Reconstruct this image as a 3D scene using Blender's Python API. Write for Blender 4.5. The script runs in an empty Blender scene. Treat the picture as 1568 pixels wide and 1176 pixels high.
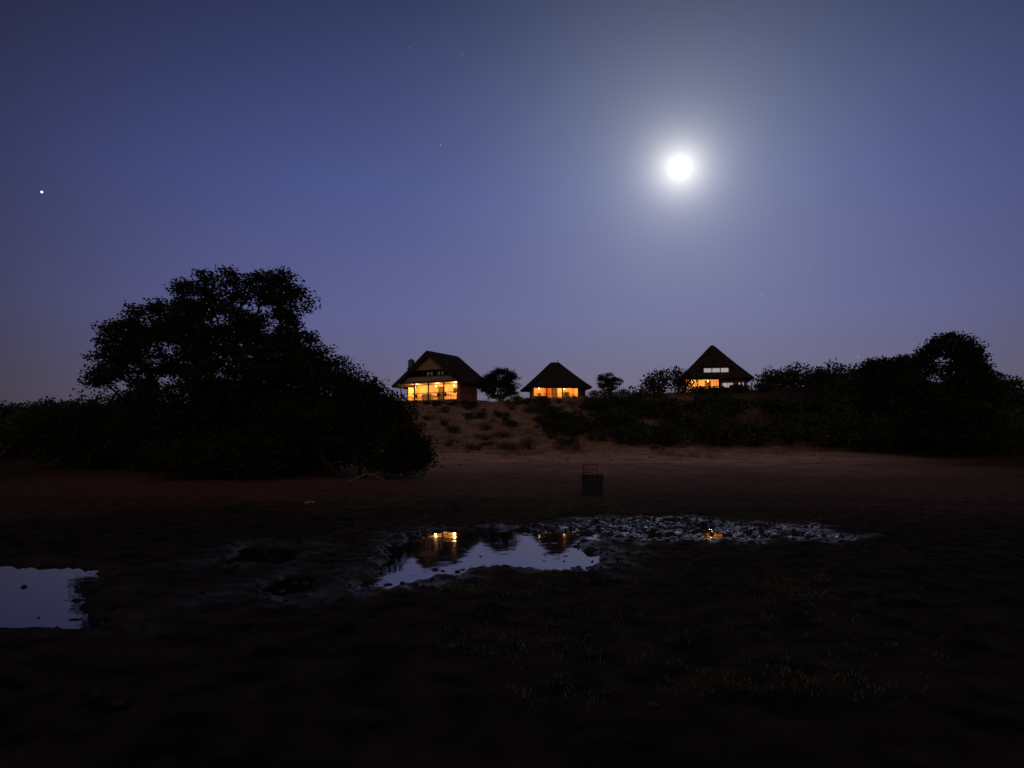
import bpy, math, numpy as np
from mathutils import Vector, Matrix
RS = np.random.RandomState

# ------------------------------------------------------------------ helpers
def sstep(a, b, x):
    t = np.clip((x - a) / (b - a), 0, 1)
    return t * t * (3 - 2 * t)

def vnoise(x, y, seed=0):
    xi = np.floor(x).astype(np.int64); yi = np.floor(y).astype(np.int64)
    fx = x - xi; fy = y - yi
    fx = fx * fx * (3 - 2 * fx); fy = fy * fy * (3 - 2 * fy)
    def h(a, b):
        n = (a * 374761393 + b * 668265263 + seed * 1442695041) & 0xffffffff
        n = ((n ^ (n >> 13)) * 1274126177) & 0xffffffff
        n = (n ^ (n >> 16)) & 0xffff
        return n / 65535.0 * 2 - 1
    return (h(xi, yi) * (1 - fx) + h(xi + 1, yi) * fx) * (1 - fy) + (h(xi, yi + 1) * (1 - fx) + h(xi + 1, yi + 1) * fx) * fy

def fbm(x, y, seed=0, o=3):
    s = 0; a = 1.0; t = 0
    for i in range(o):
        s = s + a * vnoise(x * 2 ** i + 17.3 * i, y * 2 ** i - 9.1 * i, seed + i); t += a; a *= .5
    return s / t

def mesh_np(name, V, F, mats, mi=None, smooth=False, parent=None):
    V = np.asarray(V, dtype=np.float32); F = np.asarray(F, dtype=np.int32)
    me = bpy.data.meshes.new(name)
    me.vertices.add(len(V)); me.vertices.foreach_set("co", V.ravel())
    k = F.shape[1]
    me.loops.add(F.size); me.loops.foreach_set("vertex_index", F.ravel())
    me.polygons.add(len(F))
    me.polygons.foreach_set("loop_start", np.arange(0, F.size, k, dtype=np.int32))
    me.polygons.foreach_set("loop_total", np.full(len(F), k, dtype=np.int32))
    for m in mats: me.materials.append(m)
    if mi is not None: me.polygons.foreach_set("material_index", np.asarray(mi, dtype=np.int32))
    me.polygons.foreach_set("use_smooth", np.full(len(F), smooth, dtype=bool))
    me.update(calc_edges=True)
    ob = bpy.data.objects.new(name, me)
    bpy.context.scene.collection.objects.link(ob)
    if parent: ob.parent = parent
    return ob

def empty(name, loc, rz=0):
    e = bpy.data.objects.new(name, None); e.location = loc; e.rotation_euler = (0, 0, rz)
    e.empty_display_size = .3
    bpy.context.scene.collection.objects.link(e); return e

# ------------------------------------------------------------------ materials
def mat_noise(name, c1, c2, scale=5, rough=.9, bump=0, bscale=None, detail=5, stretch=None, spec=.3):
    m = bpy.data.materials.new(name); m.use_nodes = True
    N = m.node_tree.nodes; L = m.node_tree.links
    b = N["Principled BSDF"]; b.inputs["Roughness"].default_value = rough
    b.inputs["Specular IOR Level"].default_value = spec
    tc = N.new("ShaderNodeTexCoord"); mp = N.new("ShaderNodeMapping")
    L.new(tc.outputs["Object"], mp.inputs[0])
    if stretch: mp.inputs["Scale"].default_value = stretch
    n = N.new("ShaderNodeTexNoise"); n.inputs["Scale"].default_value = scale; n.inputs["Detail"].default_value = detail
    L.new(mp.outputs[0], n.inputs["Vector"])
    r = N.new("ShaderNodeValToRGB"); r.color_ramp.elements[0].position = .35; r.color_ramp.elements[1].position = .65
    r.color_ramp.elements[0].color = (*c1, 1); r.color_ramp.elements[1].color = (*c2, 1)
    L.new(n.outputs["Fac"], r.inputs[0]); L.new(r.outputs[0], b.inputs["Base Color"])
    if bump:
        n2 = N.new("ShaderNodeTexNoise"); n2.inputs["Scale"].default_value = bscale or scale * 3; n2.inputs["Detail"].default_value = 6
        L.new(mp.outputs[0], n2.inputs["Vector"])
        bp = N.new("ShaderNodeBump"); bp.inputs["Strength"].default_value = 1; bp.inputs["Distance"].default_value = bump
        L.new(n2.outputs["Fac"], bp.inputs["Height"]); L.new(bp.outputs[0], b.inputs["Normal"])
    return m

def mat_emit(name, c, s):
    m = bpy.data.materials.new(name); m.use_nodes = True
    N = m.node_tree.nodes; N.clear()
    e = N.new("ShaderNodeEmission"); e.inputs[0].default_value = (*c, 1); e.inputs[1].default_value = s
    o = N.new("ShaderNodeOutputMaterial"); m.node_tree.links.new(e.outputs[0], o.inputs[0]); return m

M_bark = mat_noise("bark", (.03, .024, .018), (.055, .045, .034), 8, .95, .02, spec=.1)
M_leaf = mat_noise("acacia_leaves", (.016, .026, .012), (.032, .044, .022), 1.2, .8, spec=.05)
M_leaf2 = mat_noise("scrub_leaves", (.022, .034, .020), (.058, .070, .044), .5, .85, spec=.05)
M_shrub = mat_noise("dry_shrub", (.07, .06, .038), (.15, .125, .08), .8, .9, spec=.1)
M_thatch = mat_noise("thatch", (.022, .020, .019), (.052, .044, .040), 4, .95, .05, 14, stretch=(1, 1, .35), spec=.05)
M_reed = mat_noise("reed_panel", (.22, .16, .105), (.38, .28, .185), 9, .9, .01, stretch=(3, 3, .25))
M_wall = mat_noise("ochre_plaster", (.50, .33, .17), (.66, .46, .26), 1.5, .85, .01)
M_wood = mat_noise("dark_timber", (.05, .03, .02), (.11, .07, .045), 6, .8, .005, stretch=(1, 1, .2))
M_stone = mat_noise("red_stone_plinth", (.20, .08, .05), (.34, .15, .10), 3, .9, .03)
M_floor = mat_noise("deck_boards", (.16, .10, .06), (.24, .16, .1), 5, .7)
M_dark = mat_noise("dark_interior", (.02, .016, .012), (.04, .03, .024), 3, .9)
M_tank = mat_noise("green_plastic", (.01, .16, .09), (.02, .22, .12), 2, .5)
M_metal = mat_noise("rusty_dark_metal", (.008, .010, .014), (.022, .021, .022), 9, .6, .004)
M_rock = mat_noise("pale_stone", (.3, .28, .25), (.45, .43, .4), 9, .9, .01)
M_clod = mat_noise("mud_clod", (.014, .011, .009), (.030, .023, .018), 12, .7, .01, spec=.2)
M_grass = mat_noise("short_grass", (.045, .066, .036), (.12, .15, .088), .8, .8, spec=.1)
M_straw = mat_noise("dry_grass", (.16, .12, .085), (.28, .21, .145), .5, .9)
M_bulb = mat_emit("lamp_globe", (1, .62, .22), 14)
M_pane = mat_emit("pale_emissive_pane", (.80, .72, .70), .45)  # emission; on the dormer it stands in for sky in the glass
M_moon = mat_emit("moon_surface", (1, .98, .92), 40)
M_star = mat_emit("starlight", (.95, .95, 1), 1.4)
M_star2 = mat_emit("faint_starlight", (.8, .85, 1), .55)

# ------------------------------------------------------------------ terrain
POOLS = [
 ([(-1.70,8.3),(-1.0,9.1),(-.45,9.95),(.3,9.75),(.95,9.65),(1.25,10.9),(.8,12.0),(1.3,13.6),(-.2,14.4),(-1.5,14.2),(-2.0,11.8)], 1.0, .7),
 ([(.9,12.4),(2.4,12.7),(5.6,13.0),(5.6,14.6),(3.5,16.2),(1.6,15.6),(.6,14.2)], .62, 1.0),
 ([(-4.1,9.9),(-3.1,10.1),(-3.0,11.7),(-4.1,11.9)], 1.0, .6),
 ([(-2.95,8.0),(-2.2,8.1),(-2.1,9.3),(-2.8,9.4)], 1.0, .6),
 ([(-11,6.3),(-6,6.45),(-3.55,6.6),(-4.0,7.3),(-4.55,8.3),(-5.5,9.9),(-8,10.2),(-11,9.8)], 1.1, .3),
]
def poly_sdf(x, y, P):
    P = np.array(P); n = len(P)
    d = np.full(x.shape, 1e9); ins = np.zeros(x.shape, bool)
    for i in range(n):
        a = P[i]; b = P[(i + 1) % n]; e = b - a
        wx = x - a[0]; wy = y - a[1]
        t = np.clip((wx * e[0] + wy * e[1]) / (e @ e), 0, 1)
        d = np.minimum(d, (wx - e[0] * t) ** 2 + (wy - e[1] * t) ** 2)
        c = ((a[1] > y) != (b[1] > y))
        with np.errstate(divide='ignore', invalid='ignore'):
            xi = (b[0] - a[0]) * (y - a[1]) / (b[1] - a[1] + 1e-12) + a[0]
        ins ^= (c & (x < xi))
    d = np.sqrt(d); return np.where(ins, -d, d)

def pool_field(x, y):
    """returns dip 0..1.1 and wetness"""
    dip = np.zeros(x.shape); wet = np.zeros(x.shape)
    sel = (y > 3) & (y < 20) & (np.abs(x) < 14)
    if not sel.any(): return dip, wet
    xs = x[sel]; ys = y[sel]
    wob = .26 * fbm(xs * 1.3, ys * 1.3, 5, 3) + .18 * fbm(xs * 5, ys * 5, 8, 2)
    dd = np.zeros(xs.shape); ww = np.zeros(xs.shape)
    for P, amp, wa in POOLS:
        s = poly_sdf(xs, ys, P)
        dd = np.maximum(dd, amp * (1 - sstep(-.12, .12, s + wob)))
        ww = np.maximum(ww, wa * (1 - sstep(-.1, .9, s + 2 * wob)))
    dip[sel] = dd; wet[sel] = ww
    return dip, wet

def height(x, y):
    x = np.asarray(x, float); y = np.asarray(y, float)
    ridge = (5.85 + .05 * np.clip(x + 5, 0, 60)) * (.38 + .62 * sstep(-75, -28, x)) * (1 - .65 * sstep(48, 100, x))
    z = 1.15 * sstep(26, 60, y)
    z = z + ridge * sstep(58, 94, y) * (1 - .85 * sstep(135, 300, y))
    far = sstep(24, 60, y)
    z = z + far * (.22 * fbm(x / 9, y / 9, 2, 3) + .10 * fbm(x / 1.7, y / 1.7, 3, 2))
    z = z + .05 * sstep(18, 30, np.hypot(x, y)) * fbm(x / 3, y / 3, 11, 3)
    near = 1 - sstep(20, 34, np.hypot(x, y))
    dip, wet = pool_field(x, y)
    trample = np.clip(fbm(x * 4.2, y * 4.2, 21, 3) + .05, 0, 1)
    trample2 = np.clip(fbm(x * 9, y * 9, 31, 2) - .1, 0, 1)
    z = z + near * (.026 + (.05 + .06 * wet) * trample + .045 * trample2 + .02 * (fbm(x / 2, y / 2, 41, 2) + .5) * (1 - wet))
    z = z - dip * .085
    return z

def axis(lo_fine, hi_fine, step, lo, hi, g=1.06, smax=60):
    a = list(np.arange(lo_fine, hi_fine, step))
    s = step; v = a[-1]; up = []
    while v < hi:
        s = min(s * g, smax); v += s; up.append(v)
    s = step; v = a[0]; dn = []
    while v > lo:
        s = min(s * g, smax); v -= s; dn.append(v)
    return np.array(dn[::-1] + a + up)

xs = axis(-8.5, 7, .04, -2600, 2600, 1.045, 120)
ys = axis(5.2, 17, .036, -400, 3500, 1.022, 120)
X, Y = np.meshgrid(xs, ys)
Z = height(X, Y)
nx, ny = len(xs), len(ys)
idx = np.arange(nx * ny).reshape(ny, nx)
F = np.stack([idx[:-1, :-1], idx[:-1, 1:], idx[1:, 1:], idx[1:, :-1]], -1).reshape(-1, 4)

def mat_ground():
    m = bpy.data.materials.new("ground_soil"); m.use_nodes = True
    N = m.node_tree.nodes; L = m.node_tree.links; b = N["Principled BSDF"]
    at = N.new("ShaderNodeAttribute"); at.attribute_name = "soil"
    sp = N.new("ShaderNodeSeparateColor"); L.new(at.outputs["Color"], sp.inputs[0])
    tc = N.new("ShaderNodeTexCoord")
    def noise(s, d=6):
        n = N.new("ShaderNodeTexNoise"); n.inputs["Scale"].default_value = s; n.inputs["Detail"].default_value = d
        L.new(tc.outputs["Object"], n.inputs["Vector"]); return n
    def ramp(src, c1, c2, p=(.35, .65)):
        r = N.new("ShaderNodeValToRGB"); r.color_ramp.elements[0].position = p[0]; r.color_ramp.elements[1].position = p[1]
        r.color_ramp.elements[0].color = (*c1, 1); r.color_ramp.elements[1].color = (*c2, 1); L.new(src, r.inputs[0]); return r
    def mix(f, a, c):
        x = N.new("ShaderNodeMix"); x.data_type = 'RGBA'; L.new(f, x.inputs[0]); L.new(a, x.inputs[6]); L.new(c, x.inputs[7]); return x.outputs[2]
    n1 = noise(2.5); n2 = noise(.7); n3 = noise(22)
    mud = ramp(n1.outputs[0], (.009, .0078, .006), (.040, .033, .024))  # wet mud, near black: the foreground's darkness is put into this albedo
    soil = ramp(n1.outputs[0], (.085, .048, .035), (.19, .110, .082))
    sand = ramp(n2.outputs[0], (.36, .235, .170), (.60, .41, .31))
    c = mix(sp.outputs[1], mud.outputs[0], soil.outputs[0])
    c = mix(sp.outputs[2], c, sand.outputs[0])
    L.new(c, b.inputs["Base Color"])
    mr = N.new("ShaderNodeMapRange"); L.new(sp.outputs[0], mr.inputs[0]); mr.inputs[3].default_value = .95; mr.inputs[4].default_value = .18
    L.new(mr.outputs[0], b.inputs["Roughness"])
    ms = N.new("ShaderNodeMapRange"); L.new(sp.outputs[0], ms.inputs[0]); ms.inputs[3].default_value = .04; ms.inputs[4].default_value = .5
    L.new(ms.outputs[0], b.inputs["Specular IOR Level"])
    bp = N.new("ShaderNodeBump"); bp.inputs["Distance"].default_value = .035; bp.inputs["Strength"].default_value = 1
    ad = N.new("ShaderNodeMath"); ad.operation = 'ADD'; L.new(n3.outputs[0], ad.inputs[0])
    n4 = noise(7); L.new(n4.outputs[0], ad.inputs[1]); L.new(ad.outputs[0], bp.inputs["Height"])
    L.new(bp.outputs[0], b.inputs["Normal"])
    return m
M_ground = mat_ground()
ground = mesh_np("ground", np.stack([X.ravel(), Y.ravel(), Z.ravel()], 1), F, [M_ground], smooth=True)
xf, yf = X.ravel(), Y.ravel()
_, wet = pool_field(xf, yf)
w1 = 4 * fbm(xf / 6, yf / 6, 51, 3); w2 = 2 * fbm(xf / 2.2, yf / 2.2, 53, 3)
drysoil_falloff = sstep(14, 31, yf + w1 + w2) * (.2 + .8 * (1 - sstep(12, 30, np.abs(xf - 1) + w1)))  # dry soil mask, also painting light falloff towards foreground and sides
sandm = sstep(30, 49, yf + w1 * .8) * (1 - sstep(12, 26, np.abs(xf - 4) + w1)) * (1 - .45 * sstep(60, 66, yf + w1))  # pale sand, its colour also carrying the brighter middle ground
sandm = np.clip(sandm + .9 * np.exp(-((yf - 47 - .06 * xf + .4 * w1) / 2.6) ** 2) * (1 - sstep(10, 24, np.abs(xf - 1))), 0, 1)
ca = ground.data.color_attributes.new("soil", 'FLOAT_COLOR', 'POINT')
ca.data.foreach_set("color", np.stack([wet, drysoil_falloff, sandm, np.ones_like(wet)], 1).astype(np.float32).ravel())

# water sheet
mw = bpy.data.materials.new("water"); mw.use_nodes = True
b = mw.node_tree.nodes["Principled BSDF"]; b.inputs["Base Color"].default_value = (.016, .014, .013, 1)
b.inputs["Roughness"].default_value = .03; b.inputs["IOR"].default_value = 1.5
nn = mw.node_tree.nodes.new("ShaderNodeTexNoise"); nn.inputs["Scale"].default_value = 3
tcn = mw.node_tree.nodes.new("ShaderNodeTexCoord"); mw.node_tree.links.new(tcn.outputs["Object"], nn.inputs["Vector"])
bp = mw.node_tree.nodes.new("ShaderNodeBump"); bp.inputs["Distance"].default_value = .0012
mw.node_tree.links.new(nn.outputs[0], bp.inputs["Height"]); mw.node_tree.links.new(bp.outputs[0], b.inputs["Normal"])
mesh_np("puddle_water", [(-12, 5, 0), (7, 5, 0), (7, 17.5, 0), (-12, 17.5, 0)], [(0, 1, 2, 3)], [mw])

def Hs(x, y): return float(height(np.array([x]), np.array([y]))[0])

# ------------------------------------------------------------------ vegetation
def quads_at(C, size, rng, flat=.5, asp=.6):
    n = len(C)
    a = rng.normal(size=(n, 3)); a[:, 2] *= flat; a /= np.linalg.norm(a, axis=1)[:, None] + 1e-9
    b = rng.normal(size=(n, 3)); b -= (b * a).sum(1)[:, None] * a; b /= np.linalg.norm(b, axis=1)[:, None] + 1e-9
    s = size * rng.uniform(.5, 1.2, (n, 1))
    a = a * s; b = b * s * asp
    V = np.stack([C - a * .5, C + b * .5, C + a * .5, C - b * .5], 1).reshape(-1, 3)
    return V, np.arange(4 * n).reshape(n, 4)

def tubes(P0, P1, R0, R1, k=5):
    d = P1 - P0; d /= np.linalg.norm(d, axis=1)[:, None] + 1e-9
    up = np.where(np.abs(d[:, 2:3]) > .9, np.array([[1., 0, 0]]), np.array([[0, 0, 1.]]))
    u = np.cross(d, up); u /= np.linalg.norm(u, axis=1)[:, None] + 1e-9
    v = np.cross(d, u); n = len(P0); V = np.zeros((n, 2, k, 3))
    for j in range(k):
        t = 2 * math.pi * j / k; o = u * math.cos(t) + v * math.sin(t)
        V[:, 0, j] = P0 + o * R0[:, None]; V[:, 1, j] = P1 + o * R1[:, None]
    base = np.arange(n)[:, None] * 2 * k; j = np.arange(k); j2 = (j + 1) % k
    F = np.stack([base + j, base + j2, base + k + j2, base + k + j], -1).reshape(-1, 4)
    return V.reshape(-1, 3), F

def make_tree(name, loc, lobes, n, seed, trunk_h=1.5, trunk_r=.3, leaf=.13, per=55, cr=.33, seg=.4, mat=None, stems=1, tip=.012, inner=.2):
    rng = RS(seed)
    lobes = np.array(lobes, float)
    vol = lobes[:, 3] * lobes[:, 4] * lobes[:, 5]; pr = vol ** .7; pr /= pr.sum()
    li = rng.choice(len(lobes), n, p=pr)
    d = rng.normal(size=(n, 3)); d /= np.linalg.norm(d, axis=1)[:, None]
    rad = rng.uniform(inner, 1, (n, 1)) ** .6
    T = lobes[li, :3] + d * rad * lobes[li, 3:6]
    T = T[T[:, 2] > .15]
    nodes = []; par = []
    for s in range(stems):
        p = np.array([rng.normal() * .25 * (stems > 1), rng.normal() * .25 * (stems > 1), -.3]); nodes.append(p); par.append(-1)
        hgt = -.3; lean = rng.normal(size=2) * .12
        while hgt < trunk_h:
            hgt += seg; p = p + np.array([lean[0] + rng.normal() * .05, lean[1] + rng.normal() * .05, seg])
            nodes.append(p.copy()); par.append(len(nodes) - 2)
    top = nodes[-1]
    T = T[np.argsort(np.linalg.norm(T - top, axis=1))]
    A = np.zeros((60000, 3)); A[:len(nodes)] = nodes; cnt = len(nodes)
    first = min(3, cnt - 1)
    for t in T:
        dd = np.linalg.norm(A[first:cnt] - t, axis=1) + .35 * np.maximum(0, A[first:cnt, 2] - t[2])
        i = int(np.argmin(dd)) + first
        p = A[i].copy(); L = np.linalg.norm(t - p); k = max(1, int(L / seg)); prev = i
        for q in range(1, k + 1):
            pt = p + (t - p) * q / k
            if q < k: pt = pt + rng.normal(size=3) * seg * .16 + np.array([0, 0, .12 * math.sin(math.pi * q / k) * L * .5])
            A[cnt] = pt; par.append(prev); prev = cnt; cnt += 1
            if cnt > 59990: break
    par = np.array(par); A = A[:cnt]
    c = np.ones(cnt)
    for i in range(cnt - 1, 0, -1):
        if par[i] >= 0: c[par[i]] += c[i]
    r = tip + (trunk_r - tip) * (c / c.max()) ** .5
    e = np.where(par >= 0)[0]
    V1, F1 = tubes(A[par[e]], A[e], np.minimum(r[par[e]], r[e] * 1.6), r[e])
    per_n = rng.poisson(per * rng.uniform(.5, 1.3, len(T)))
    C = np.repeat(T, per_n, 0)
    g = np.clip(rng.normal(size=C.shape), -1.8, 1.8)
    C = C + g * np.array([cr, cr, cr * .55])
    C = C[C[:, 2] > .03]
    V2, F2 = quads_at(C, leaf, rng)
    V = np.concatenate([V1, V2]); F = np.concatenate([F1, F2 + len(V1)])
    mi = np.concatenate([np.zeros(len(F1)), np.ones(len(F2))])
    ob = mesh_np(name, V, F, [M_bark, mat or M_leaf], mi)
    ob.location = (loc[0], loc[1], Hs(loc[0], loc[1]))
    return ob

def L3(l, dep=.9):  # (dx,dz,rx,rz)->6
    return [(a, 0 + .4 * math.sin(i * 2.3), b_, c, min(c * dep + .3, 3), d) for i, (a, b_, c, d) in enumerate(l)]

make_tree("acacia_tree", (-12.5, 35), L3([(-1.35,9.0,1.3,.9),(.9,9.0,1.3,.9),(2.1,8.2,.8,.9),(-2.9,8.5,1.1,.9),(-4.6,7.4,1.4,.9),
    (-5.9,6.5,1.2,.8),(-6.9,5.4,.8,.6),(-4.0,5.9,2.3,1.1),(-1.7,7.2,2.2,1.1),(.9,7.0,1.6,1.0),(2.3,6.2,1.1,.8),(-.3,4.9,3.0,1.5),(1.6,4.4,1.8,1.4),
    (-5.8,4.6,1.6,.5),(-2.5,3.4,3.4,1.3)]), 1500, 3, 1.8, .42, .17, 66, .25, inner=.45)
make_tree("thorn_tree", (-6.9, 34), L3([(-2.5,5.3,1.1,.9),(-1.6,4.8,1.2,.9),(-.6,4.0,1.2,.9),(.5,3.5,1.1,.85),(1.3,2.9,1.0,.85),(1.9,2.1,.9,.8),
    (2.5,1.1,.75,.75),(-1,2.3,2.0,1.5),(.8,1.4,1.9,1.1),(-2.8,2.6,1.8,2.0),(1.9,.7,1.2,.6)]), 900, 7, .8, .2, .16, 60, .28, stems=3)
make_tree("thorn_tree", (-10.6, 37.5), L3([(0,2.2,2.4,1.9),(-2.2,1.7,2.0,1.5),(1.8,2.6,1.7,1.8),(0,.9,3,.8)]), 520, 17, .6, .16, .2, 55, .36, stems=3)
make_tree("thorn_tree", (-16.2, 38), L3([(0,2.1,2.3,1.7),(-2.3,1.9,2.0,1.5),(2.4,2.0,2.0,1.6),(0,.8,3.4,.8)]), 560, 19, .6, .16, .2, 55, .36, stems=3)
make_tree("thorn_tree", (-22.5, 41), L3([(0,2.3,2.6,1.8),(-2.6,2.0,2.2,1.5),(2.4,2.1,2.2,1.6),(0,.8,3.6,.8)]), 560, 23, .6, .16, .2, 55, .38, stems=3)
make_tree("thorn_tree", (-13.2, 33.2), L3([(0,1.3,1.9,1.1),(-1.8,1.0,1.5,.9),(1.9,1.2,1.6,1.0)]), 330, 29, .4, .12, .18, 55, .32, stems=3)
# right side
make_tree("acacia_tree", (31.0, 52), L3([(0,7.7,1.5,.9),(-1.4,7.0,.8,.55),(1.1,7.0,1.1,.9),(1.9,5.9,.9,.8),(.6,5.6,1.1,1.0),(2.2,4.6,1.0,.7),(-.4,3.6,2.0,1.2),(-2.9,5.0,1.1,.7),(-2.4,3.6,1.6,1.2),(.4,1.9,3.0,1.8)]), 720, 31, 1.6, .25, .24, 62, .28, inner=.4)
make_tree("acacia_tree", (35.6, 68), L3([(-1.6,6.0,1.5,.9),(.6,6.3,1.4,.8),(2.2,5.9,1.2,.8),(0,4.4,3.0,1.4),(0,2.2,3.8,1.9)]), 680, 37, 1.4, .25, .27, 58, .34, inner=.35)
# hilltop trees
make_tree("acacia_tree", (-1.5, 93), L3([(0,3.2,1.7,1.15),(-1.3,2.5,1.3,1.1),(1.2,2.7,1.3,1.2),(0,1.6,2.3,1.2),(.6,3.9,.9,.5)]), 330, 41, .6, .14, .22, 46, .27, stems=2, inner=.4)
make_tree("acacia_tree", (12.3, 94), L3([(0,2.4,1.3,.6),(-.7,1.9,.8,.5),(.8,1.8,.8,.5),(0,1.2,1.2,.6)]), 140, 43, .5, .09, .19, 42, .2, stems=2, seg=.25, inner=.4)

def bush_mass(name, bushes, seed, leaf, dens, mat):
    rng = RS(seed); Cs = []; P0 = []; P1 = []
    for (x, y, r, h) in bushes:
        z = Hs(x, y); k = rng.randint(8, 13)
        for j in range(k):
            t = rng.uniform(0, 2 * math.pi); q = rng.uniform(0, .75) * r
            lr = r * rng.uniform(.32, .58); top = h * (1 - .40 * (q / r) ** 2) * rng.uniform(.8, 1.05)
            lz = h * rng.uniform(.28, .45); cz = max(top - lz, lz * .6)
            c = np.array([x + q * math.cos(t), y + q * math.sin(t), z + cz])
            n = int(dens * lr * (lr + lz) * 2 / leaf / leaf)
            d = rng.normal(size=(n, 3)); d /= np.linalg.norm(d, axis=1)[:, None]
            lump = 1 + .22 * fbm(d[:, 0] * 2.5 + j, d[:, 2] * 2.5 + d[:, 1] * 2, seed + j, 2)
            rad = (rng.uniform(.25, 1, n) ** .5 * lump)[:, None] + rng.normal(size=(n, 1)) * .05
            C = c + d * rad * np.array([lr, lr, lz]); C = C[C[:, 2] > z - .1]; Cs.append(C)
            P0.append((x + .1 * math.cos(t), y + .1 * math.sin(t), z - .2)); P1.append(c)
    C = np.concatenate(Cs); V2, F2 = quads_at(C, leaf, rng, .9, .7)
    P0 = np.array(P0); P1 = np.array(P1)
    V1, F1 = tubes(P0, P1, np.full(len(P0), .07), np.full(len(P0), .03))
    return mesh_np(name, np.concatenate([V1, V2]), np.concatenate([F1, F2 + len(V1)]), [M_bark, mat], np.concatenate([np.zeros(len(F1)), np.ones(len(F2))]))

rg = RS(5); B = []
for x in np.arange(9, 60, 2.4):
    B.append((x + rg.normal() * .8, 63 + rg.normal() * 1.6 + .1 * abs(x - 30), rg.uniform(1.9, 2.8), rg.uniform(2.0, 3.2) if x > 13 else 1.8))
    B.append((x + rg.normal() * .8 + 1, 70 + rg.normal() * 2, rg.uniform(1.9, 2.8), rg.uniform(1.8, 2.8) if x > 13 else 1.6))
    B.append((x + rg.normal() * .8, 77 + rg.normal() * 1.5, rg.uniform(1.9, 2.6), rg.uniform(1.2, 1.7)))
    if x > 34:
        B.append((x + rg.normal() * .8, 85 + rg.normal() * 2.5, rg.uniform(2.4, 3.2), rg.uniform(2.2, 3.4) if x < 44 else rg.uniform(1.0, 1.8)))
        B.append((x + rg.normal() * .8, 58 + rg.normal() * 1.5, rg.uniform(2.2, 3), rg.uniform(3, 3.8)))
B += [(12.1,80,1.9,1.5),(14.5,83,1.8,2.1),(17,85,2.6,3.5),(19.8,88,2.4,3.6),(21.5,84,1.8,1.4),(24,86,1.8,1.2),(27,87,1.8,1.15),(30,88,1.7,1.2),
      (33.5,96,2.6,3.2),(35.5,92,2.8,3.3),(37.3,86,2.8,3.6),(34.8,84,2.4,3.2),(37.2,80,2.6,4.0),(39,82,2.8,3.8),(31.5,70,2.6,3.6),(29,66,2.6,3.2),(26,66,2.4,2.6),(38,60,2.8,3.4),(41.5,56,2.8,3.4),(45,57,3,3.6),(28,57,2,2),(34.5,55,2.8,3.0),(31,60,2.6,3.4),(34,61,2.6,3.8)]
bush_mass("bushes", B, 61, .36, 2.1, M_leaf2)
B = []
for x in np.arange(-75, -13, 2.8):
    B.append((x + rg.normal() * .8, 66 + rg.normal() * 2.5, rg.uniform(2.2, 3.2), rg.uniform(3.2, 4.3)))
    B.append((x + rg.normal() * .8, 52 + rg.normal() * 2, rg.uniform(2.0, 3.0), rg.uniform(2.4, 3.4)) if x < -22 else (x, 74, 2, 1.6))
    if x < -17: B.append((x, 86 + rg.normal() * 2.5, rg.uniform(2, 3), rg.uniform(2, 3)))
for x in np.arange(-80, -22, 6): B.append((x, 48, 2.5, 2.6))
bush_mass("bushes", B, 67, .36, 1.9, M_leaf2)
B = []
for x in np.arange(-160, 170, 7):
    if -22 < x < 42:
        continue
    B.append((x + rg.normal() * 2, 120 + rg.normal() * 6, rg.uniform(4, 5.5), rg.uniform(3.5, 6) if x < 0 else rg.uniform(2.5, 4)))
bush_mass("distant_trees", B, 71, .6, 1.8, M_leaf2)
B = []
for i in range(105):
    x = rg.uniform(-15, 13); y = rg.uniform(60, 91); s = rg.uniform(.35, 1.05) * (1.25 if rg.rand() < .25 else .8)
    if y > 85: s *= .6
    B.append((x, y, s, s * rg.uniform(.55, 1.05)))
bush_mass("hillside_shrubs", B, 73, .13, 1.1, M_shrub)
B = [(rg.uniform(3, 15), rg.uniform(63, 84), rg.uniform(1.0, 1.9), rg.uniform(.8, 1.5)) for _ in range(50)]
B += [(rg.uniform(-10, 3), rg.uniform(66, 88), rg.uniform(.6, 1.2), rg.uniform(.5, .9)) for _ in range(16)]
B += [(-13 + i * 1.5, 86.5 + rg.normal() * .5, .8, .5) for i in range(5)] + [(.8, 93, .8, .7), (10.6, 94, 1.2, 1.0), (11.6, 92, 1, .8), (14, 93, 1.2, .9)]
bush_mass("hillside_shrubs", B, 79, .17, 1.6, M_leaf2)

def grass(name, n, xr, yr, hr, w, seed, mat, tuft=8, cond=None, spread=.05):
    rng = RS(seed); k = n // tuft
    cx = rng.uniform(*xr, k); cy = rng.uniform(*yr, k)
    keep = fbm(cx / 1.6, cy / 1.6, seed, 3) > rng.uniform(-.5, .45, k)
    cx = cx[keep]; cy = cy[keep]
    x = np.repeat(cx, tuft) + rng.normal(size=len(cx) * tuft) * spread; y = np.repeat(cy, tuft) + rng.normal(size=len(cx) * tuft) * spread
    z = height(x, y)
    if cond is not None:
        k2 = cond(x, y, z); x, y, z = x[k2], y[k2], z[k2]
    m = len(x); h = rng.uniform(*hr, m); t = rng.uniform(0, 2 * math.pi, m)
    wx = np.cos(t) * w; wy = np.sin(t) * w; lx = rng.normal(size=m) * h * .5; ly = rng.normal(size=m) * h * .5
    V = np.stack([np.stack([x - wx, y - wy, z - .01], 1), np.stack([x + wx, y + wy, z - .01], 1),
                  np.stack([x + lx + wx * .25, y + ly + wy * .25, z + h], 1), np.stack([x + lx - wx * .25, y + ly - wy * .25, z + h], 1)], 1).reshape(-1, 3)
    return mesh_np(name, V, np.arange(4 * m).reshape(m, 4), [mat])
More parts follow.
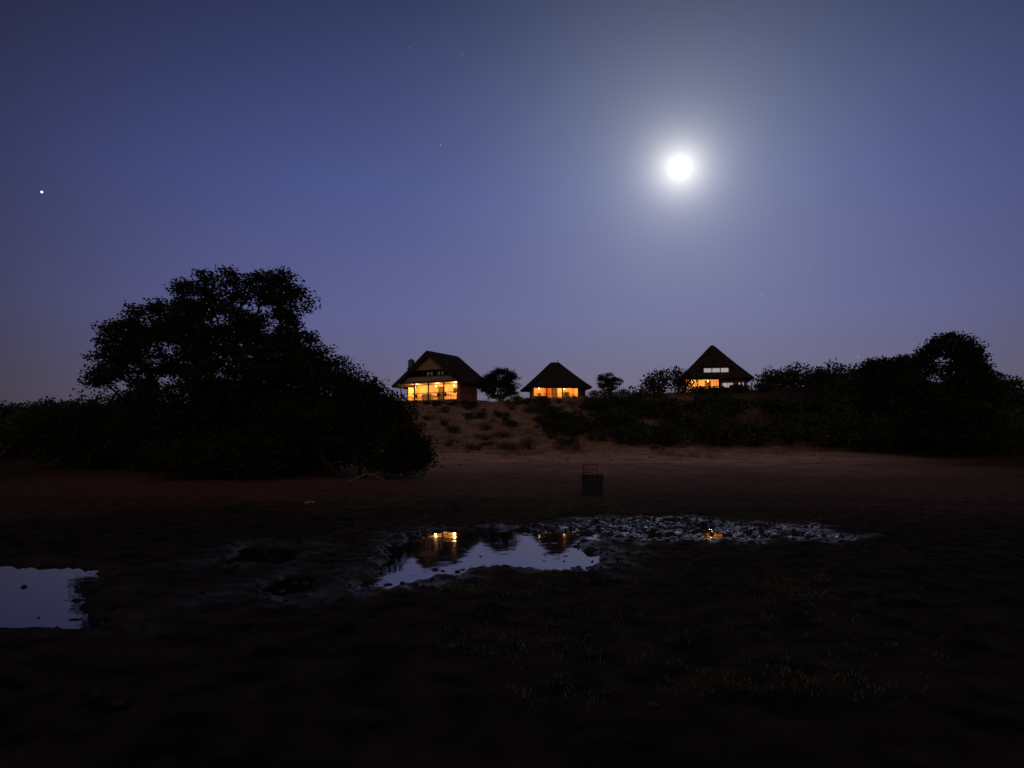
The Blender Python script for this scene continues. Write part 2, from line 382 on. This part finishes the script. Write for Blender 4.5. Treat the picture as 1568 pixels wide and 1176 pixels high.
grass("grass", 140000, (-5, 10), (4.3, 22), (.010, .035), .006, 5, M_grass, 9,
      lambda x, y, z: (z > .02) & (pool_field(x, y)[1] < .5) & (np.abs(x - 1.2) < .42 * y * (.75 + .5 * fbm(x / 2, y / 2, 91, 2))) & (y > 4.6 + .8 * fbm(x, y, 17, 2)), .05)
grass("dry_grass", 70000, (-22, 26), (50, 97), (.12, .42), .02, 9, M_straw, 14, lambda x, y, z: (y > 58) | (fbm(x / 4, y / 4, 3, 2) > .25), .18)

# mud clods + stones
def lumps(name, pts, mat, seed):
    rng = RS(seed); import bmesh
    bm = bmesh.new(); bmesh.ops.create_icosphere(bm, subdivisions=1, radius=1)
    bv = np.array([v.co[:] for v in bm.verts]); bf = np.array([[v.index for v in f.verts] for f in bm.faces]); bm.free()
    V = []; F = []
    for i, (x, y, z, s) in enumerate(pts):
        v = bv * (1 + rng.uniform(-.28, .28, (len(bv), 1))) * np.array([s * rng.uniform(.8, 1.4), s * rng.uniform(.8, 1.4), s * .65])
        V.append(v + np.array([x, y, z])); F.append(bf + i * len(bv))
    return mesh_np(name, np.concatenate(V), np.concatenate(F), [mat])
n = 6500; px = rg.uniform(-9, 8, n); py = rg.uniform(4, 19, n); pz = height(px, py); dp, wt = pool_field(px, py)
k = (rg.rand(n) < .08 + .7 * wt) & ((dp < .7) | (rg.rand(n) < .16))
px, py, pz, dp = px[k], py[k], pz[k], dp[k]
sz = rg.uniform(.012, .040, len(px)) * (1 + .4 * (rg.rand(len(px)) < .1))
lumps("mud_clods", list(zip(px, py, np.maximum(pz, -.01) + sz * .2, sz)), M_clod, 3)
lumps("pale_rock", [(-5.55, 20.3, Hs(-5.55, 20.3) + .03, .07), (-5.42, 20.32, Hs(-5.42, 20.32) + .02, .05)], M_rock, 4)
pp = [(rg.uniform(-20, 22), rg.uniform(34, 60)) for _ in range(160)]
lumps("stones", [(x, y, Hs(x, y) + .02, rg.uniform(.04, .13)) for x, y in pp], M_stone, 6)

# fallen branch
def polytube(name, pts, radii, mat, parent=None, k=8):
    P = np.array(pts, float); R = np.array(radii, float)
    V, F = tubes(P[:-1], P[1:], R[:-1], R[1:], k)
    return mesh_np(name, V, F, [mat], smooth=True, parent=parent)
M_dead = mat_noise("dead_wood", (.14, .12, .10), (.24, .21, .18), 6, .9, .005)
fb = empty("fallen_branch", (-6.1, 31.2, Hs(-6.1, 31.2)), .2); fb.scale = (.5, .5, .5)
polytube("limb", [(-1.3, .3, .1), (-.7, .2, .45), (0, 0, .75), (.6, -.1, .7), (1.2, -.3, .4), (1.6, -.4, .02)], [.07, .06, .05, .045, .03, .015], M_dead, fb)
polytube("twig_1", [(0, 0, .75), (.1, -.1, 1.1), (.4, -.2, 1.35)], [.03, .02, .01], M_dead, fb)
polytube("twig_2", [(.6, -.1, .7), (1.0, .1, .95), (1.4, .2, .9)], [.03, .02, .01], M_dead, fb)
polytube("twig_3", [(-.7, .2, .45), (-.9, 0, .8), (-1.3, -.1, .95)], [.03, .02, .01], M_dead, fb)

# ------------------------------------------------------------------ buildings
import bmesh
def box(name, x0, x1, y0, y1, z0, z1, mat, parent, bev=.015):
    bm = bmesh.new(); bmesh.ops.create_cube(bm, size=1)
    for v in bm.verts:
        v.co = Vector(((x0 + x1) / 2 + v.co.x * (x1 - x0), (y0 + y1) / 2 + v.co.y * (y1 - y0), (z0 + z1) / 2 + v.co.z * (z1 - z0)))
    mb = min(x1 - x0, y1 - y0, z1 - z0) * .2
    bmesh.ops.bevel(bm, geom=bm.edges[:], offset=min(bev, mb), segments=1, affect='EDGES')
    me = bpy.data.meshes.new(name); bm.to_mesh(me); bm.free(); me.materials.append(mat)
    o = bpy.data.objects.new(name, me); bpy.context.scene.collection.objects.link(o); o.parent = parent; return o

def patch(p00, p10, p11, p01, n, m, amp, seed, sag=0):
    u = np.linspace(0, 1, n + 1); v = np.linspace(0, 1, m + 1); U, W = np.meshgrid(u, v)
    p00, p10, p11, p01 = [np.array(p, float) for p in (p00, p10, p11, p01)]
    P = ((1 - U) * (1 - W))[..., None] * p00 + (U * (1 - W))[..., None] * p10 + (U * W)[..., None] * p11 + ((1 - U) * W)[..., None] * p01
    nrm = np.cross(p10 - p00, p01 - p00) if np.linalg.norm(p10 - p00) > .01 else np.cross(p11 - p01, p01 - p00)
    nrm = nrm / (np.linalg.norm(nrm) + 1e-9)
    edge = np.sin(np.pi * np.clip(U, 0, 1)) * np.clip(W * 4, 0, 1)
    d = amp * fbm(P[..., 0] * 1.4 + P[..., 1], P[..., 2] * 1.6 + P[..., 1], seed, 3) * edge
    P = P + nrm * d[..., None]
    P[..., 2] -= sag * np.sin(np.pi * W)
    low = (W > .98); P[..., 2] += np.where(low, .06 * fbm(P[..., 0] * 3, P[..., 1] * 3, seed + 3, 2), 0)
    idx = np.arange((n + 1) * (m + 1)).reshape(m + 1, n + 1)
    F = np.stack([idx[:-1, :-1], idx[:-1, 1:], idx[1:, 1:], idx[1:, :-1]], -1).reshape(-1, 4)
    return P.reshape(-1, 3), F

def roof(name, faces, parent, thick=.25, sag=.12):
    Vs = []; Fs = []; o = 0
    for i, f in enumerate(faces):
        V, F = patch(*f, 14, 12, .10, 7 + i, sag); Vs.append(V); Fs.append(F + o); o += len(V)
    ob = mesh_np(name, np.concatenate(Vs), np.concatenate(Fs), [M_thatch], smooth=True, parent=parent)
    w = ob.modifiers.new("w", 'WELD'); w.merge_threshold = .02
    s = ob.modifiers.new("t", 'SOLIDIFY'); s.thickness = thick; s.offset = -1
    return ob

LP = 3.4
def lamp(parent, x, y, z, p, col=(1, .50, .14), globe=True):
    l = bpy.data.lights.new("lamp_light", 'POINT'); l.energy = p * LP; l.color = col; l.shadow_soft_size = .12
    o = bpy.data.objects.new("lamp_light", l); o.location = (x, y, z); o.parent = parent; bpy.context.scene.collection.objects.link(o)
    if globe:
        bm = bmesh.new(); bmesh.ops.create_uvsphere(bm, u_segments=12, v_segments=8, radius=.09)
        me = bpy.data.meshes.new("lamp_globe"); bm.to_mesh(me); bm.free(); me.materials.append(M_bulb)
        g = bpy.data.objects.new("lamp_globe", me); g.location = (x, y - .3, z + .05); g.parent = parent; bpy.context.scene.collection.objects.link(g)

def gable_panel(name, pts, y, th, mat, parent):
    n = len(pts); bm = bmesh.new()
    a = [bm.verts.new((x, y, z)) for x, z in pts]; b_ = [bm.verts.new((x, y + th, z)) for x, z in pts]
    bm.faces.new(a); bm.faces.new(b_[::-1])
    for i in range(n): bm.faces.new((a[i], b_[i], b_[(i + 1) % n], a[(i + 1) % n]))
    bmesh.ops.recalc_face_normals(bm, faces=bm.faces[:])
    me = bpy.data.meshes.new(name); bm.to_mesh(me); bm.free(); me.materials.append(mat)
    o = bpy.data.objects.new(name, me); bpy.context.scene.collection.objects.link(o); o.parent = parent

def chair(parent, x, y, nm):
    box(nm + "_seat", x - .22, x + .22, y - .22, y + .22, .42, .47, M_wood, parent)
    box(nm + "_back", x - .22, x + .22, y + .19, y + .23, .47, .95, M_wood, parent)
    for i, (a, c) in enumerate(((-.2, -.2), (.2, -.2), (-.2, .16), (.2, .16))):
        box(nm + "_leg_%d" % (i + 1), x + a - .02, x + a + .02, y + c - .02, y + c + .02, 0, .42, M_wood, parent, .003)

# --- house 1 : two storey thatched gable lodge
H1 = empty("thatched_lodge", (-10.5, 94.0, 7.45), math.radians(-30))
box("plinth", -5.0, 5.0, 0, 6.2, -2.6, -.12, M_stone, H1)
box("deck", -5.1, 5.1, -.15, 6.3, -.117, 0, M_floor, H1)
box("back_wall", -4.8, 4.8, 3.6, 3.8, 0, 2.25, M_wall, H1)
box("left_wall", -4.8, -4.65, 1.6, 3.6, 0, 1.9, M_wall, H1)
box("right_wall", 4.6, 4.8, .3, 3.6, 0, 2.2, M_stone, H1)
box("brick_pier", 4.25, 4.75, -.08, .28, 0, 2.2, M_stone, H1)
box("ceiling", -4.6, 4.6, .1, 3.59, 2.25, 2.33, M_floor, H1)
box("loft_beam", -4.7, 4.7, -.1, .09, 2.2, 2.42, M_wood, H1)
for i, x in enumerate((-4.6, -2.4, -.2, 2.2)):
    box("veranda_post_%d" % (i + 1), x - .08, x + .08, -.06, .09, 0, 2.2, M_wood, H1)
box("rail_top", -4.52, 4.2, -.02, .04, .88, .95, M_wood, H1); box("rail_low", -4.52, 4.2, -.02, .04, .42, .47, M_wood, H1)
for i, (xa, xb) in enumerate(((-4.5, -2.5), (-2.3, -.3), (-.1, 2.1))):
    polytube("rail_brace_%d" % (i + 1), [(xa, .05, .05), (xb, .05, .86)], [.03, .03], M_wood, H1)
gable_panel("gable_reed_panel", [(-2.35, 3.9), (2.35, 3.9), (0.0, 5.62)], .02, .1, M_reed, H1)
gable_panel("balcony_panel", [(-4.2, 2.43), (4.2, 2.43), (3.5, 2.98), (-3.5, 2.98)], .0, .08, M_reed, H1)
box("balcony_rail", -3.4, 3.4, -.06, .09, 3.0, 3.08, M_wood, H1)
box("gable_tie_beam", -2.7, 2.7, -.02, .14, 3.78, 3.89, M_wood, H1)
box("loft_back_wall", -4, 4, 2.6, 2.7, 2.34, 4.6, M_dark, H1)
box("loft_mullion_1", -1.3, -1.2, .1, .2, 3.08, 3.77, M_wood, H1); box("loft_mullion_2", .9, 1.0, .1, .2, 3.08, 3.77, M_wood, H1)
M_dim = mat_noise("dim_pane", (.35, .36, .4), (.45, .45, .5), 3, .4)
for i, x in enumerate((-.35, .2, 1.35, 1.9)):
    box("loft_window_%d" % (i + 1), x - .17, x + .17, .12, .16, 3.18, 3.6, M_dim, H1)
box("inner_door", -1.2, -.3, 3.5, 3.59, 0, 2.0, M_wood, H1); box("wall_picture", 1.2, 2.1, 3.54, 3.59, 1.1, 1.7, M_dark, H1)
box("cupboard", -3.6, -2.4, 3.1, 3.58, 0, 1.1, M_wood, H1); box("counter", 2.6, 4.2, 2.2, 2.8, 0, .95, M_reed, H1)
box("table_top", .2, 2.0, 1.3, 2.1, .72, .77, M_wood, H1)
for i, (x, y) in enumerate(((.3, 1.4), (1.9, 1.4), (.3, 2.0), (1.9, 2.0))): box("table_leg_%d" % (i + 1), x - .03, x + .03, y - .03, y + .03, 0, .72, M_wood, H1, .003)
chair(H1, .6, .9, "chair_a"); chair(H1, 1.6, .9, "chair_b"); chair(H1, -3.4, 1.4, "chair_c")
A = (0, -.7, 6.0); R = (0, 6.3, 6.0); el = 1.75
EL = (-5.5, -.7, el); ER = (5.5, -.7, el); BL = (-5.3, 6.9, el); BR = (5.3, 6.9, el)
roof("thatch_roof", [(R, A, EL, BL), (A, R, BR, ER), (R, R, BL, BR)], H1, .28, .10)
for s in (-1, 1):
    polytube("bargeboard_%s" % ("left" if s < 0 else "right"), [(0, -.62, 5.7), (s * 2.7, -.62, 3.68), (s * 5.3, -.62, 1.72)], [.07, .07, .07], M_wood, H1)
polytube("ridge_cap", [(0, -.75, 6.03), (0, 3, 5.97), (0, 6.4, 6.02)], [.16, .16, .16], M_thatch, H1)
lamp(H1, -3.6, 2.0, 1.8, 75); lamp(H1, -.4, 2.2, 1.9, 60); lamp(H1, 2.6, 2.0, 1.8, 105, (1, .54, .16))

# --- generic hipped thatched house
def hip_house(name, loc, rz, w, d, eave, apex, ridge, oh=.5):
    e = empty(name, loc, rz)
    box("plinth", -w / 2, w / 2, 0, d, -2.6, -.1, M_stone, e); box("deck", -w / 2 - .1, w / 2 + .1, -.1, d + .1, -.097, 0, M_floor, e)
    cy = d / 2; a = (-ridge / 2, cy, apex); b_ = (ridge / 2, cy, apex)
    c = [(-w / 2 - oh, -oh, eave), (w / 2 + oh, -oh, eave), (w / 2 + oh, d + oh, eave), (-w / 2 - oh, d + oh, eave)]
    roof("thatch_roof", [(a, b_, c[1], c[0]), (b_, b_, c[2], c[1]), (b_, a, c[3], c[2]), (a, a, c[0], c[3])], e, .22, .08)
    polytube("ridge_cap", [(-ridge / 2 - .1, cy, apex), (ridge / 2 + .1, cy, apex)], [.14, .14], M_thatch, e)
    return e
H2 = hip_house("thatched_cottage", (6.2, 97.5, 7.80), math.radians(6), 7.6, 6.2, 1.4, 5.0, 1.0)
box("back_wall", -3.5, 3.5, 3.0, 3.15, 0, 2.1, M_wall, H2); box("left_wall", -3.5, -3.35, .6, 3.0, 0, 2.0, M_wall, H2)
box("right_wall", 2.6, 2.75, .2, 3.0, 0, 2.0, M_wall, H2); box("store_wall", 2.76, 3.5, .2, .35, 0, 1.6, M_dark, H2); box("ceiling", -3.5, 3.5, .2, 3.0, 2.1, 2.16, M_floor, H2)
for i, x in enumerate((-3.4, -1.6, .5, 2.6, 3.5)): box("veranda_post_%d" % (i + 1), x - .07, x + .07, 0, .14, 0, 1.55, M_wood, H2)
box("rail_top", -3.3, 2.5, .04, .1, .65, .70, M_wood, H2)
box("low_wall", -3.3, -1.7, .02, .13, 0, .4, M_stone, H2)
box("inner_door", -.5, .3, 2.92, 2.99, 0, 1.9, M_wood, H2); box("red_curtain", -1.4, -.7, 2.9, 2.98, .2, 1.9, mat_noise("red_cloth", (.4, .08, .03), (.6, .14, .05), 4), H2)
box("cabinet", .9, 1.7, 2.6, 2.98, 0, 1.2, M_wood, H2); chair(H2, -2.4, 1.4, "chair_a"); chair(H2, 1.2, 1.2, "chair_b")
polytube("roof_finial", [(.35, 3.1, 4.95), (.35, 3.1, 5.6)], [.05, .03], M_wood, H2)
lamp(H2, -2.5, 1.4, 1.4, 45, (1, .48, .13)); lamp(H2, .9, 1.4, 1.4, 80, (1, .44, .11))

H3 = hip_house("thatched_chalet", (28.2, 102, 8.95), math.radians(-10), 8.8, 7.6, 1.8, 6.9, .3, .6)
box("back_wall", -4.1, 4.1, 3.4, 3.55, 0, 2.3, M_wall, H3); box("left_wall", -4.1, -3.95, .8, 3.4, 0, 2.2, M_wall, H3)
box("front_wall", .55, 4.1, .3, .45, 0, 2.25, M_stone, H3); box("side_wall", .55, .7, .46, 3.39, 0, 2.25, M_wall, H3)
box("ceiling", -4.1, 4.1, .3, 3.4, 2.3, 2.36, M_floor, H3)
for i, x in enumerate((-4.1, -2.5, -.9, .45, 4.1)): box("veranda_post_%d" % (i + 1), x - .07, x + .07, -.02, .12, 0, 1.9, M_wood, H3)
box("rail_top", -4.0, .4, .02, .07, .85, .92, M_wood, H3)
for i in range(2): box("window_pane_%d" % (i + 1), .95 + i * .72, 1.6 + i * .72, .24, .28, .75, 1.35, M_pane, H3)
box("window_frame", .88, 2.4, .2, .23, .66, .74, M_wood, H3)
box("side_window", 3.1, 3.3, .24, .28, .8, 1.4, M_pane, H3)
box("side_window_2", 3.6, 3.75, .24, .28, .8, 1.4, M_pane, H3)
# dormer
box("dormer_box", -1.75, 1.95, -.05, 2.6, 2.4, 3.58, M_wood, H3)
box("dormer_roof", -2.0, 2.2, -.35, 3.0, 3.59, 3.82, M_thatch, H3, .05)
for i, x in enumerate((-1.55, -.42, .72)): box("dormer_pane_%d" % (i + 1), x, x + 1.0, -.10, -.055, 2.85, 3.4, M_pane, H3)  # pale sky shine on the panes put in as emission
box("cabinet", -3.2, -2.2, 2.9, 3.38, 0, 1.1, M_wood, H3); chair(H3, -1.6, 1.4, "chair_a"); box("inner_door", -1.2, -.4, 3.3, 3.39, 0, 2, M_wood, H3)
lamp(H3, -3.0, 1.7, 1.65, 50, (1, .55, .18)); lamp(H3, -.9, 1.9, 1.7, 40, (1, .5, .15))

# water tank on stand behind lodge
WT = empty("water_tank", (-13.9, 101.5, 7.2))
for i, (x, y) in enumerate(((-.4, -.4), (.4, -.4), (.4, .4), (-.4, .4))): polytube("stand_leg_%d" % (i + 1), [(x, y, -.8), (x, y, 5.0)], [.05, .05], M_metal, WT)
box("stand_platform", -.55, .55, -.55, .55, 5.0, 5.1, M_metal, WT)
polytube("tank", [(0, 0, 5.11), (0, 0, 5.16), (0, 0, 5.7), (0, 0, 6.15), (0, 0, 6.3), (0, 0, 6.36)], [.40, .45, .44, .45, .28, .0], M_tank, WT, 20)
polytube("tank_lid", [(0, 0, 6.3), (0, 0, 6.4), (0, 0, 6.41)], [.16, .16, .0], M_tank, WT, 14)

# ------------------------------------------------------------------ feed crate
fx, fy = 2.62, 24.2
C = empty("feed_crate", (fx, fy, Hs(fx, fy) - .01), math.radians(-8))
w, d = .34, .30
box("base", -w, w, -d, d, .0, .08, M_metal, C)
box("back_board", -w + .01, w - .01, d - .04, d - .01, .081, .62, M_metal, C)
box("side_left", -w + .01, -w + .04, -d + .05, d - .045, .081, .66, M_metal, C); box("side_right", w - .05, w - .02, -d + .05, d - .045, .081, .44, M_metal, C)
for i in range(5): box("slat_%d" % (i + 1), -w - .005, w + .005, -d - .02 + .002 * i, -d + .02, .09 + i * .085, .155 + i * .085, M_metal, C)
box("lining", -w + .045, w - .055, -d + .04, d - .05, .3, .47, M_dark, C)
polytube("wire_frame", [(-w + .02, d - .06, .1), (-w + .03, d - .06, .93), (-w + .08, d - .06, .96), (.1, d - .06, .94), (.13, d - .06, .9), (.14, d - .06, .5)], [.012] * 6, M_metal, C)
polytube("wire_bar_1", [(-w + .02, d - .06, .78), (.13, d - .06, .77)], [.009] * 2, M_metal, C)
polytube("wire_bar_2", [(-w + .1, d - .06, .96), (-w + .12, d - .06, .5)], [.006] * 2, M_metal, C)
polytube("wire_front", [(-w, -d, .5), (-w + .02, -d, .72), (0, -d + .05, .70), (.08, -d, .5)], [.01] * 4, M_metal, C)
polytube("strap", [(w, -d, .45), (w + .03, 0, .56), (w - .02, d, .6)], [.014] * 3, M_metal, C)
for i, s in enumerate((-1, 1)): polytube("skid_%d" % (i + 1), [(s * w, -d - .08, .02), (s * w, d + .08, .02)], [.03, .03], M_metal, C)

# ------------------------------------------------------------------ sky, moon, stars
MD = Vector((.2129, .9116, .3518)).normalized()
def far_ball(name, dirv, dist, r, mat):
    bm = bmesh.new(); bmesh.ops.create_icosphere(bm, subdivisions=3, radius=r)
    me = bpy.data.meshes.new(name); bm.to_mesh(me); bm.free(); me.materials.append(mat)
    o = bpy.data.objects.new(name, me); o.location = Vector(dirv).normalized() * dist + Vector((0, 0, 1.6)); bpy.context.scene.collection.objects.link(o)
far_ball("moon", MD, 6000, 62, M_moon)
for (dx, dz, r, m) in ((-.6523, .3512, 8, M_star), (.0297, .2836, 3.2, M_star2), (.342, .2066, 3.4, M_star2), (.408, .2432, 3.0, M_star2), (-.0996, .4184, 3.2, M_star2), (.471, .1214, 3.6, M_star2), (-.07, .55, 2.6, M_star2), (-.145, .56, 2.4, M_star2)):
    far_ball("star", (dx, 1, dz), 6000, r, m)

W = bpy.data.worlds.new("World"); bpy.context.scene.world = W; W.use_nodes = True
N = W.node_tree.nodes; Lk = W.node_tree.links; N.clear()
def val(s, i, v):
    if isinstance(v, (int, float)): s.inputs[i].default_value = v
    else: Lk.new(v, s.inputs[i])
def mth(op, a, b_=None, clamp=False):
    n = N.new("ShaderNodeMath"); n.operation = op; n.use_clamp = clamp; val(n, 0, a)
    if b_ is not None: val(n, 1, b_)
    return n.outputs[0]
tc = N.new("ShaderNodeTexCoord"); nm = N.new("ShaderNodeVectorMath"); nm.operation = 'NORMALIZE'; Lk.new(tc.outputs["Generated"], nm.inputs[0])
def dot(v):
    n = N.new("ShaderNodeVectorMath"); n.operation = 'DOT_PRODUCT'; Lk.new(nm.outputs[0], n.inputs[0]); n.inputs[1].default_value = v; return n.outputs["Value"]
sep = N.new("ShaderNodeSeparateXYZ"); Lk.new(nm.outputs[0], sep.inputs[0])
rp = N.new("ShaderNodeValToRGB"); cr = rp.color_ramp
stops = [(0, (.104, .084, .135)), (.07, (.106, .090, .160)), (.17, (.090, .093, .240)), (.33, (.052, .068, .225)), (.53, (.012, .021, .095)), (1, (.005, .009, .04))]
cr.elements[0].position = 0; cr.elements[0].color = (*stops[0][1], 1); cr.elements[1].position = 1; cr.elements[1].color = (*stops[-1][1], 1)
for p, c in stops[1:-1]:
    e = cr.elements.new(p); e.color = (*c, 1)
Lk.new(mth('MAXIMUM', sep.outputs[2], 0.0), rp.inputs[0])
cdir = Vector((.10, .96, .2)).normalized()
mr = N.new("ShaderNodeMapRange"); mr.interpolation_type = 'SMOOTHSTEP'; Lk.new(dot(cdir), mr.inputs[0])
mr.inputs[1].default_value = .63; mr.inputs[2].default_value = 1.0; mr.inputs[3].default_value = .22; mr.inputs[4].default_value = 1.08
def scale(col, f):
    n = N.new("ShaderNodeVectorMath"); n.operation = 'SCALE'
    if isinstance(col, tuple): n.inputs[0].default_value = col
    else: Lk.new(col, n.inputs[0])
    val(n, 3, f); return n.outputs[0]
def addv(a, b_):
    n = N.new("ShaderNodeVectorMath"); n.operation = 'ADD'; Lk.new(a, n.inputs[0]); Lk.new(b_, n.inputs[1]); return n.outputs[0]
base = scale(rp.outputs[0], mr.outputs[0])
ang = mth('ARCCOSINE', mth('MINIMUM', dot(MD), .999999))
def expf(a, k, an=None): return mth('MULTIPLY', mth('EXPONENT', mth('MULTIPLY', an or ang, -1 / k)), a)
g1 = scale((1, .97, .86), expf(1.45, .020)); g2 = scale((.88, .90, .76), expf(.25, .115)); g3 = scale((.45, .78, .82), expf(.05, .33))
# warm glow added to the unseen sky behind camera, to light the hill
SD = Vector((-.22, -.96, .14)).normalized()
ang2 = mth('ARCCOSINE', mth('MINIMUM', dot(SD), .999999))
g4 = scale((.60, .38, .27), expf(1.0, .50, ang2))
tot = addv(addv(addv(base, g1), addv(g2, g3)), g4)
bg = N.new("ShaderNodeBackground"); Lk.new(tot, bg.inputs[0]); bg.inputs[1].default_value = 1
sky = N.new("ShaderNodeTexSky"); sky.sky_type = 'NISHITA'; sky.sun_disc = False
sky.sun_elevation = math.asin(MD.z); sky.sun_rotation = math.atan2(MD.x, MD.y); sky.dust_density = .6
bg2 = N.new("ShaderNodeBackground"); Lk.new(sky.outputs[0], bg2.inputs[0]); bg2.inputs[1].default_value = .001
ad = N.new("ShaderNodeAddShader"); Lk.new(bg.outputs[0], ad.inputs[0]); Lk.new(bg2.outputs[0], ad.inputs[1])
out = N.new("ShaderNodeOutputWorld"); Lk.new(ad.outputs[0], out.inputs[0])

sl = bpy.data.lights.new("moonlight", 'SUN'); sl.energy = .2; sl.angle = math.radians(.6); sl.color = (1, .94, .84)
so = bpy.data.objects.new("moonlight", sl); so.rotation_euler = MD.to_track_quat('Z', 'Y').to_euler(); so.location = (10, 40, 30); bpy.context.scene.collection.objects.link(so)

cam = bpy.data.cameras.new("camera"); cam.lens = 26; cam.sensor_width = 36; cam.clip_end = 20000; cam.clip_start = .05
co = bpy.data.objects.new("camera", cam); co.location = (0, 0, 1.6); co.rotation_euler = (math.radians(94.8), 0, 0)
bpy.context.scene.collection.objects.link(co); sc = bpy.context.scene; sc.camera = co
sc.view_settings.view_transform = 'Standard'; sc.view_settings.look = 'None'; sc.view_settings.exposure = 0
print("verts", sum(len(o.data.vertices) for o in sc.objects if o.type == 'MESH'))
